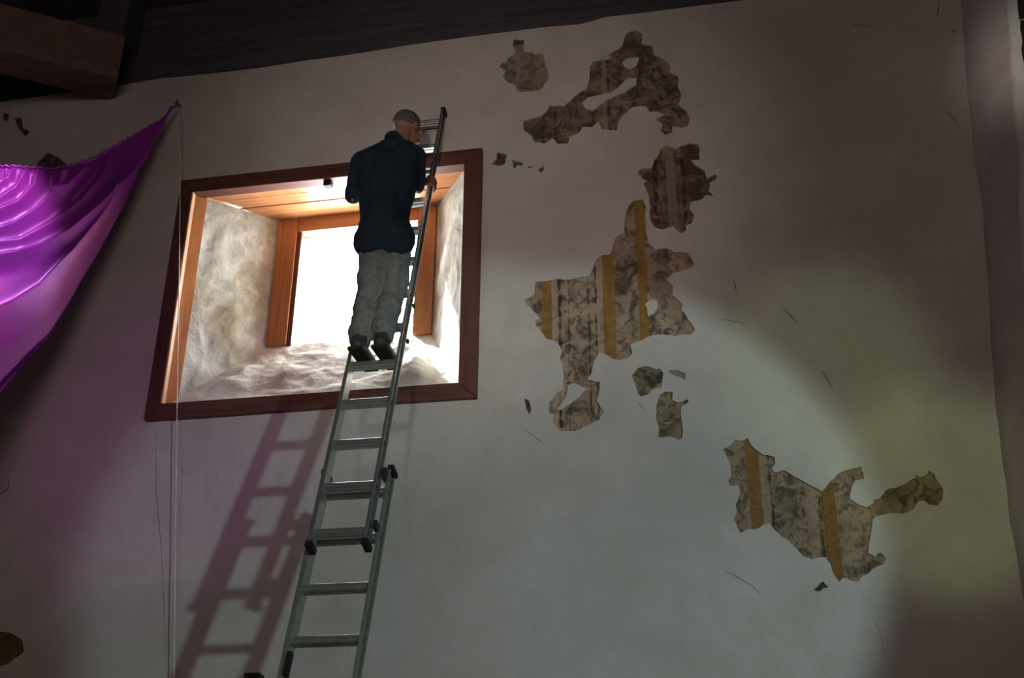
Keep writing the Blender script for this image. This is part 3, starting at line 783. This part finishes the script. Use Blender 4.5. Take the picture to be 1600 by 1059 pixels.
def fuse(bm, voxel, smooth_it, fac=0.5):
    me = bpy.data.meshes.new('tmp'); bmesh.ops.recalc_face_normals(bm, faces=bm.faces); bm.to_mesh(me); bm.free()
    o = bpy.data.objects.new('tmp', me); COL.objects.link(o)
    md = o.modifiers.new('r', 'REMESH'); md.mode = 'VOXEL'; md.voxel_size = voxel
    if smooth_it:
        s = o.modifiers.new('s', 'SMOOTH'); s.factor = fac; s.iterations = smooth_it
    dg = bpy.context.evaluated_depsgraph_get(); dg.update()
    out = bpy.data.meshes.new_from_object(o.evaluated_get(dg))
    bpy.data.objects.remove(o); bpy.data.meshes.remove(me)
    out.materials.clear()
    return out
def wrinkle(me, amp, f, seed, stretch=(1, 1, 1)):
    n = len(me.vertices); co = np.empty(n * 3); me.vertices.foreach_get('co', co); co = co.reshape(-1, 3)
    nr = np.empty(n * 3); me.vertices.foreach_get('normal', nr); nr = nr.reshape(-1, 3)
    d = np.array([noise.noise(Vector((c[0] * f * stretch[0] + seed, c[1] * f * stretch[1], c[2] * f * stretch[2]))) - 0.6 * abs(noise.noise(Vector((c[0] * f * 1.9, c[1] * f * 1.9 + seed, c[2] * f * 1.9)))) for c in co])
    co += nr * d[:, None] * amp
    me.vertices.foreach_set('co', co.ravel()); me.update()

rung_y = lad(0, RZ).y
foot_z = RZ + 0.019
ankL = W(563, 533, rung_y - 0.045); ankR = W(599, 531, rung_y - 0.045)
ankL.z = ankR.z = foot_z + 0.10
kneL = W(578, 452, -0.775); kneR = W(616, 444, -0.715)
hipL = W(587, 372, -0.80); hipR = W(617, 369, -0.79)
pel = W(602, 358, -0.80); wst = W(601, 325, -0.77); chs = W(606, 265, -0.72)
shL = W(568, 254, -0.72); shR = W(648, 245, -0.66); nck = W(617, 222, -0.655)
hdc = W(637, 201, -0.60)
elL = W(552, 306, -0.70); wrL = W(580, 296, -0.45)
rr_ = lad_px(681, 284)
hndR = lad(XR + 0.012, rr_.z, 0.0)
elR = W(652, 293, -0.52); wrR = hndR + Vector((-0.035, -0.055, -0.03))
hndL = lad(XLd - 0.012, W(590, 292, -0.40).z, 0.0); wrL = hndL + Vector((0.01, -0.075, -0.03))

# orientation of the head: looks at the wall, turned a little right and down
fw = Vector((0.45, 0.85, -0.10)).normalized(); upv = Vector((0.18, 0.10, 1.0)); rt = fw.cross(upv).normalized(); upv = rt.cross(fw).normalized()
HM = Matrix((rt, fw, upv)).transposed()
def H(x, y, z): return hdc + HM @ Vector((x, y, z))

bm = bmesh.new()
# head
ell(bm, H(0, -0.012, 0.025), (0.074, 0.094, 0.088), HM); ell(bm, H(0, 0.028, -0.045), (0.056, 0.062, 0.068), HM)
cap_mesh(bm, H(0, 0.055, -0.092), 0.022, H(0, 0.062, -0.088), 0.020)            # chin
cap_mesh(bm, H(0, 0.085, 0.008), 0.010, H(0, 0.106, -0.028), 0.014)             # nose
cap_mesh(bm, H(-0.035, 0.078, 0.026), 0.011, H(0.035, 0.078, 0.026), 0.011)     # brow
cap_mesh(bm, H(-0.02, 0.083, -0.062), 0.008, H(0.02, 0.083, -0.062), 0.008)     # lips
for s in (-1, 1):
    ell(bm, H(s * 0.078, -0.005, -0.008), (0.010, 0.020, 0.033), HM, 12)         # ear
    cap_mesh(bm, H(s * 0.040, 0.060, -0.020), 0.018, H(s * 0.030, 0.065, -0.040), 0.016)
# neck, trunk
cap_mesh(bm, nck + Vector((0, 0.0, -0.05)), 0.062, H(0, -0.030, -0.055), 0.055)
cap_mesh(bm, shL.lerp(shR, 0.12), 0.062, shL.lerp(shR, 0.88), 0.062)
cap_mesh(bm, chs.lerp(shL, 0.3), 0.105, wst.lerp(hipL, 0.25), 0.095); cap_mesh(bm, chs.lerp(shR, 0.3), 0.105, wst.lerp(hipR, 0.25), 0.095)
cap_mesh(bm, wst, 0.115, pel, 0.12)
for sh, el, wr_ in ((shL, elL, wrL), (shR, elR, wrR)):
    cap_mesh(bm, sh, 0.054, el, 0.042); cap_mesh(bm, el, 0.041, wr_, 0.027)
for hp, kn, an in ((hipL, kneL, ankL), (hipR, kneR, ankR)):
    cap_mesh(bm, hp, 0.085, kn, 0.056); cap_mesh(bm, kn, 0.054, an, 0.036)
    cap_mesh(bm, kn.lerp(an, 0.3) + Vector((0, -0.015, 0)), 0.054, kn.lerp(an, 0.6), 0.042)
    cap_mesh(bm, an + Vector((0, -0.02, -0.05)), 0.034, an + Vector((0, 0.12, -0.065)), 0.030)
# hands closed round the rails
def hand(hc, wr_, side):
    """hc: front of rail. side=+1: fingers pass round the right of the rail, thumb the left"""
    X = Vector((1, 0, 0)) * side
    pc = hc + NN * -0.022
    cap_mesh(bm, wr_, 0.027, pc - UP * 0.02, 0.028)
    for k in range(4):
        cap_mesh(bm, wr_.lerp(pc, 0.5), 0.018, pc + UP * (0.034 - 0.022 * k) + X * 0.012, 0.013)
    ln = (0.9, 1.0, 0.95, 0.78)
    for k in range(4):
        base = pc + UP * (0.034 - 0.022 * k) + X * 0.016
        k1 = hc + UP * (0.036 - 0.023 * k) + X * 0.030 + NN * (0.004 * ln[k])
        k2 = hc + UP * (0.034 - 0.023 * k) + X * 0.033 + NN * 0.040 * ln[k]
        k3 = hc + UP * (0.030 - 0.022 * k) + X * 0.020 + NN * 0.066 * ln[k]
        cap_mesh(bm, base, 0.0105, k1, 0.0100, 10); cap_mesh(bm, k1, 0.0098, k2, 0.0090, 10); cap_mesh(bm, k2, 0.0088, k3, 0.0075, 10)
    t0 = pc - UP * 0.018 - X * 0.012; t1 = hc - X * 0.026 + UP * 0.006 + NN * 0.004; t2 = hc - X * 0.024 + UP * 0.030 + NN * 0.028
    cap_mesh(bm, t0, 0.015, t1, 0.012, 10); cap_mesh(bm, t1, 0.0115, t2, 0.0095, 10)
hand(hndR, wrR, 1); hand(hndL, wrL, -1)
body_me = fuse(bm, 0.0058, 3)
person = link('person', body_me, 'skin', None, True)
tag(person, 'man in navy shirt and dark grey trousers paled by window glare standing on the ladder, gripping its rail', 'person')

# eyes, hair
for s in (-1, 1):
    bm = bmesh.new(); ell(bm, H(s * 0.031, 0.074, 0.004), (0.012, 0.012, 0.010), HM, 12)
    from_bm('eye', bm, 'eye_white', person, True)
bm = bmesh.new()
r = bmesh.ops.create_uvsphere(bm, u_segments=40, v_segments=28, radius=1.0)
kill = [v for v in r['verts'] if (v.co.y > 0.45 and v.co.z < 0.55) or v.co.z < -0.42 or (v.co.y > 0.05 and v.co.z < 0.0)]
bmesh.ops.delete(bm, geom=kill, context='VERTS')
for v in bm.verts:
    d = 1 + 0.035 * noise.noise(v.co * 7)
    v.co = H(0, -0.012, 0.025) + HM @ Vector((v.co.x * 0.080 * d, v.co.y * 0.100 * d, v.co.z * 0.094 * d))
ho = from_bm('hair', bm, 'hair_grey', person, True)
md = ho.modifiers.new('thick', 'SOLIDIFY'); md.thickness = 0.008; md.offset = -1

# shirt
bm = bmesh.new()
cap_mesh(bm, shL.lerp(shR, 0.08), 0.076, shL.lerp(shR, 0.92), 0.076)
cap_mesh(bm, nck + Vector((0, 0, -0.05)), 0.074, nck + Vector((0.01, 0.01, -0.01)), 0.066)
cap_mesh(bm, chs.lerp(shL, 0.55), 0.118, wst.lerp(hipL, 0.5), 0.118); cap_mesh(bm, chs.lerp(shR, 0.55), 0.118, wst.lerp(hipR, 0.5), 0.116)
cap_mesh(bm, hipL + Vector((0, -0.015, -0.03)), 0.130, hipR + Vector((0, -0.015, -0.03)), 0.130)
for sh in (shL, shR): cap_mesh(bm, nck + Vector((0, 0, -0.03)), 0.070, sh, 0.078)
cap_mesh(bm, chs, 0.135, wst, 0.135); cap_mesh(bm, wst, 0.135, pel + Vector((0, -0.02, -0.01)), 0.148)
cap_mesh(bm, wst.lerp(hipL, 0.5), 0.12, hipL + Vector((0, 0, -0.02)), 0.122); cap_mesh(bm, wst.lerp(hipR, 0.5), 0.12, hipR + Vector((0, 0, -0.02)), 0.120)
for sh, el, k_ in ((shL, elL, 0.97), (shR, elR, 0.93)):
    cap_mesh(bm, sh, 0.074, sh.lerp(el, k_ - 0.1), 0.064); cap_mesh(bm, sh.lerp(el, 0.3), 0.072, sh.lerp(el, k_), 0.058)
me = fuse(bm, 0.009, 4); wrinkle(me, 0.013, 9.0, 3.0, (1.0, 1.0, 0.6))
shirt = link('shirt', me, 'navy_cotton', person, True)
# collar
bm = bmesh.new(); pts = []
ax = (H(0, -0.03, -0.055) - nck).normalized(); e1 = ax.orthogonal().normalized(); e2 = ax.cross(e1)
cc = nck + ax * 0.006
for k in range(25):
    a_ = 2 * math.pi * k / 24; pts.append(cc + (e1 * math.cos(a_) + e2 * math.sin(a_)) * 0.057 + ax * 0.006 * math.sin(2 * a_))
tube_bm(bm, pts, 0.019, 8); from_bm('collar', bm, 'navy_cotton', shirt, True)
# trousers
bm = bmesh.new()
cap_mesh(bm, hipL, 0.104, hipR + Vector((0, 0, 0.0)), 0.104); cap_mesh(bm, pel, 0.112, pel + Vector((0, -0.005, -0.12)), 0.104)
for hp, kn, an in ((hipL, kneL, ankL), (hipR, kneR, ankR)):
    cap_mesh(bm, hp, 0.098, kn, 0.082); cap_mesh(bm, kn, 0.078, an + Vector((0, 0, 0.03)), 0.066)
    cap_mesh(bm, kn.lerp(an, 0.45) + Vector((0, -0.025, 0)), 0.076, kn.lerp(an, 0.8) + Vector((0, -0.02, 0)), 0.070)
    cap_mesh(bm, an + Vector((0, -0.01, 0.05)), 0.074, an + Vector((0, 0, 0.005)), 0.064)
me = fuse(bm, 0.009, 3); wrinkle(me, 0.018, 10.0, 8.0, (1.2, 1.2, 0.9))
trs = link('trousers', me, 'trouser_cloth', person, True)
# boots
for an in (ankL, ankR):
    base = Vector((an.x, rung_y + 0.02, foot_z))
    bm = bmesh.new()
    cap_mesh(bm, base + Vector((0, -0.115, 0.045)), 0.040, base + Vector((0, 0.10, 0.042)), 0.040)
    cap_mesh(bm, base + Vector((0, 0.10, 0.042)), 0.042, base + Vector((0.0, 0.135, 0.040)), 0.036)
    cap_mesh(bm, base + Vector((0, -0.09, 0.06)), 0.044, an + Vector((0, 0.0, 0.03)), 0.050)
    me = fuse(bm, 0.008, 3)
    for v in me.vertices:
        if v.co.z < foot_z + 0.016: v.co.z = foot_z + 0.016
    bo = link('boot', me, 'boot_leather', person, True)
    bm = bmesh.new(); add_box(bm, base.x - 0.043, base.x + 0.043, base.y - 0.155, base.y + 0.165, foot_z, foot_z + 0.020); bevel(bm, 0.008, 2)
    from_bm('sole', bm, 'boot_sole', bo)

# ------------------------------------------------------------------ purple drape
top_c = [(278, 166), (250, 190), (215, 209), (185, 227), (150, 247), (115, 259), (80, 265), (40, 263), (0, 260), (-60, 262), (-140, 272), (-220, 290)]
bot_c = [(276, 172), (253, 208), (225, 258), (190, 317), (150, 382), (110, 441), (60, 522), (0, 610), (-60, 695), (-140, 800), (-220, 900)]
tx = np.array(top_c)[::-1]; bx = np.array(bot_c)[::-1]
NU_, NV_ = 320, 220
vv, ff, chart = [], [], []
# fold lines of the cloth on its own flat chart: (points, half width, height)
FOLDS = [([(40,430),(28,455),(-10,478),(-120,500)], 5, .8), ([(70,440),(52,480),(0,518),(-120,545)], 6, .9), ([(105,440),(97,478),(60,520),(0,548),(-160,580)], 6.5, 1.2),
    ([(168,440),(157,490),(100,545),(50,580),(0,597),(-200,625)], 7, 1.4), ([(222,425),(182,470),(157,492)], 5, .9), ([(250,415),(235,450),(190,500)], 5, .5),
    ([(278,395),(266,440),(215,505),(140,565),(60,612),(-200,655)], 8, .7), ([(325,375),(320,425),(306,482)], 4, .9), ([(350,358),(346,398),(328,440)], 3, .7), ([(368,346),(362,382),(350,412)], 3, .7), ([(388,333),(378,368),(366,395)], 3, .6),
    ([(440,278),(408,330),(376,405),(310,480),(270,520),(190,590),(110,635),(50,655),(0,664),(-220,700)], 7, 1.6),
    ([(442,278),(350,430),(270,545),(200,640),(120,735),(60,780),(0,812),(-200,900)], 9, 2.2)]
DARK_F = [([(420,320),(390,375),(300,522),(200,682),(100,822),(0,925),(-160,1080)], 12, -2.0)]
def fold_height(px, py):
    h = np.zeros(len(px))
    for pts, wd, am in FOLDS + DARK_F:
        P_ = np.array(pts, float) / 1.614
        best = np.full(len(px), 1e9)
        for a0, a1 in zip(P_[:-1], P_[1:]):
            ab = a1 - a0; t = np.clip(((px - a0[0]) * ab[0] + (py - a0[1]) * ab[1]) / (ab @ ab), 0, 1)
            best = np.minimum(best, np.hypot(px - a0[0] - t * ab[0], py - a0[1] - t * ab[1]))
        loc = np.clip((277 - px) / 200, 0.22, 1.3)
        h += am * np.exp(-(best / (wd * 1.1 * loc ** 0.5)) ** 1.4) * loc ** 0.8
    return h
for j in range(NV_ + 1):
    v = j / NV_
    for i in range(NU_ + 1):
        u = (i / NU_) ** 1.15 * 1.75
        x = 277 * (1 - u)
        ty = float(np.interp(x, tx[:, 0], tx[:, 1])); by = float(np.interp(x, bx[:, 0], bx[:, 1]))
        yb = -0.05 - 0.62 * u - 0.06 * u * math.sin(math.pi * min(v, 1)) + 0.16 * u * v
        chart.append((x, ty + (by - ty) * v, yb, u, v))
ch = np.array(chart)
hh = fold_height(ch[:, 0], ch[:, 1])
for (x, yy, yb, u, v), h_ in zip(chart, hh):
    g_ = 0.10 * math.sin(2 * math.pi * u * 26 + 2 * math.sin(u * 9)) * math.exp(-v * 22) * min(1, u * 3)
    p = W(x, yy, yb)
    k_ = (1 - 0.5 * math.exp(-v * 25))
    p += Vector((-0.1, -1.0, 0.15)) * (h_ * 0.046 * k_ + g_ * 0.08)
    vv.append(p)
for j in range(NV_):
    for i in range(NU_):
        a_ = j * (NU_ + 1) + i; ff.append((a_, a_ + 1, a_ + NU_ + 2, a_ + NU_ + 1))
drape = from_py('drape', vv, ff, 'purple_satin', None, True)
md = drape.modifiers.new('thick', 'SOLIDIFY'); md.thickness = 0.0015
tag(drape, 'purple satin drape swagged up to a point on the wall left of the window', 'drape')
bm = bmesh.new(); tube_bm(bm, [Vector(vv[i]) + Vector((0, -0.004, 0.002 * math.sin(i * 0.9))) for i in range(0, NU_ + 1, 2)], [0.004 + 0.007 * min(1, i / 40) + 0.0015 * math.sin(i * 1.7) * min(1, i / 40) for i in range(0, NU_ + 1, 2)], 8)
from_bm('hem', bm, 'purple_satin', drape, True)
# nail and cord
tp = W(279, 164, -0.03)
nail = empty('wall_hook', (tp.x, 0, tp.z)); tag(nail, 'small iron hook in the wall at the tip of the purple drape', 'hook')
bm = bmesh.new(); tube_bm(bm, [(tp.x, 0.02, tp.z + 0.01), (tp.x, -0.045, tp.z + 0.006), (tp.x, -0.062, tp.z - 0.004), (tp.x, -0.062, tp.z + 0.022)], 0.005)
adopt(from_bm('shank', bm, 'iron'), nail)
bm = bmesh.new(); tube_bm(bm, [(tp.x + 0.012 * math.cos(a_ * 0.5), -0.056 + 0.012 * math.sin(a_ * 0.5), tp.z - 0.012) for a_ in range(13)], 0.004)
adopt(from_bm('loop', bm, 'iron'), nail)
yc = -0.062
cp = [W(279.5, 172, yc), W(282, 268, yc), W(280, 420, yc), W(277.5, 560, yc), W(276.5, 655, yc), W(274, 850, yc), W(272, 1060, yc), W(270.5, 1200, yc)]
q = cp[-1] + (cp[-1] - cp[-2]) * ((cp[-1].z - 0.0) / (cp[-2].z - cp[-1].z)); cp.append(q)
bm = bmesh.new(); tube_bm(bm, cp, 0.0038, 6)
tag(from_bm('cord', bm, 'string_white', None, True), 'thin pale cord hanging down across the left side of the window frame', 'cord')
# dark box at the lower picture edge
p = W(394, 1062, -0.06)
bxo = empty('junction_box', (p.x, 0, p.z - 0.07)); tag(bxo, 'small dark box on the wall left of the ladder at the lower picture edge', 'box')
bm = bmesh.new(); add_box(bm, p.x - 0.045, p.x + 0.045, -0.06, 0.02, p.z - 0.12, p.z + 0.035); bevel(bm, 0.006, 2); adopt(from_bm('box_body', bm, 'dark_box'), bxo)
bm = bmesh.new(); add_box(bm, p.x - 0.049, p.x + 0.049, -0.072, -0.058, p.z - 0.124, p.z + 0.039); bevel(bm, 0.004, 2); adopt(from_bm('lid', bm, 'dark_box'), bxo)
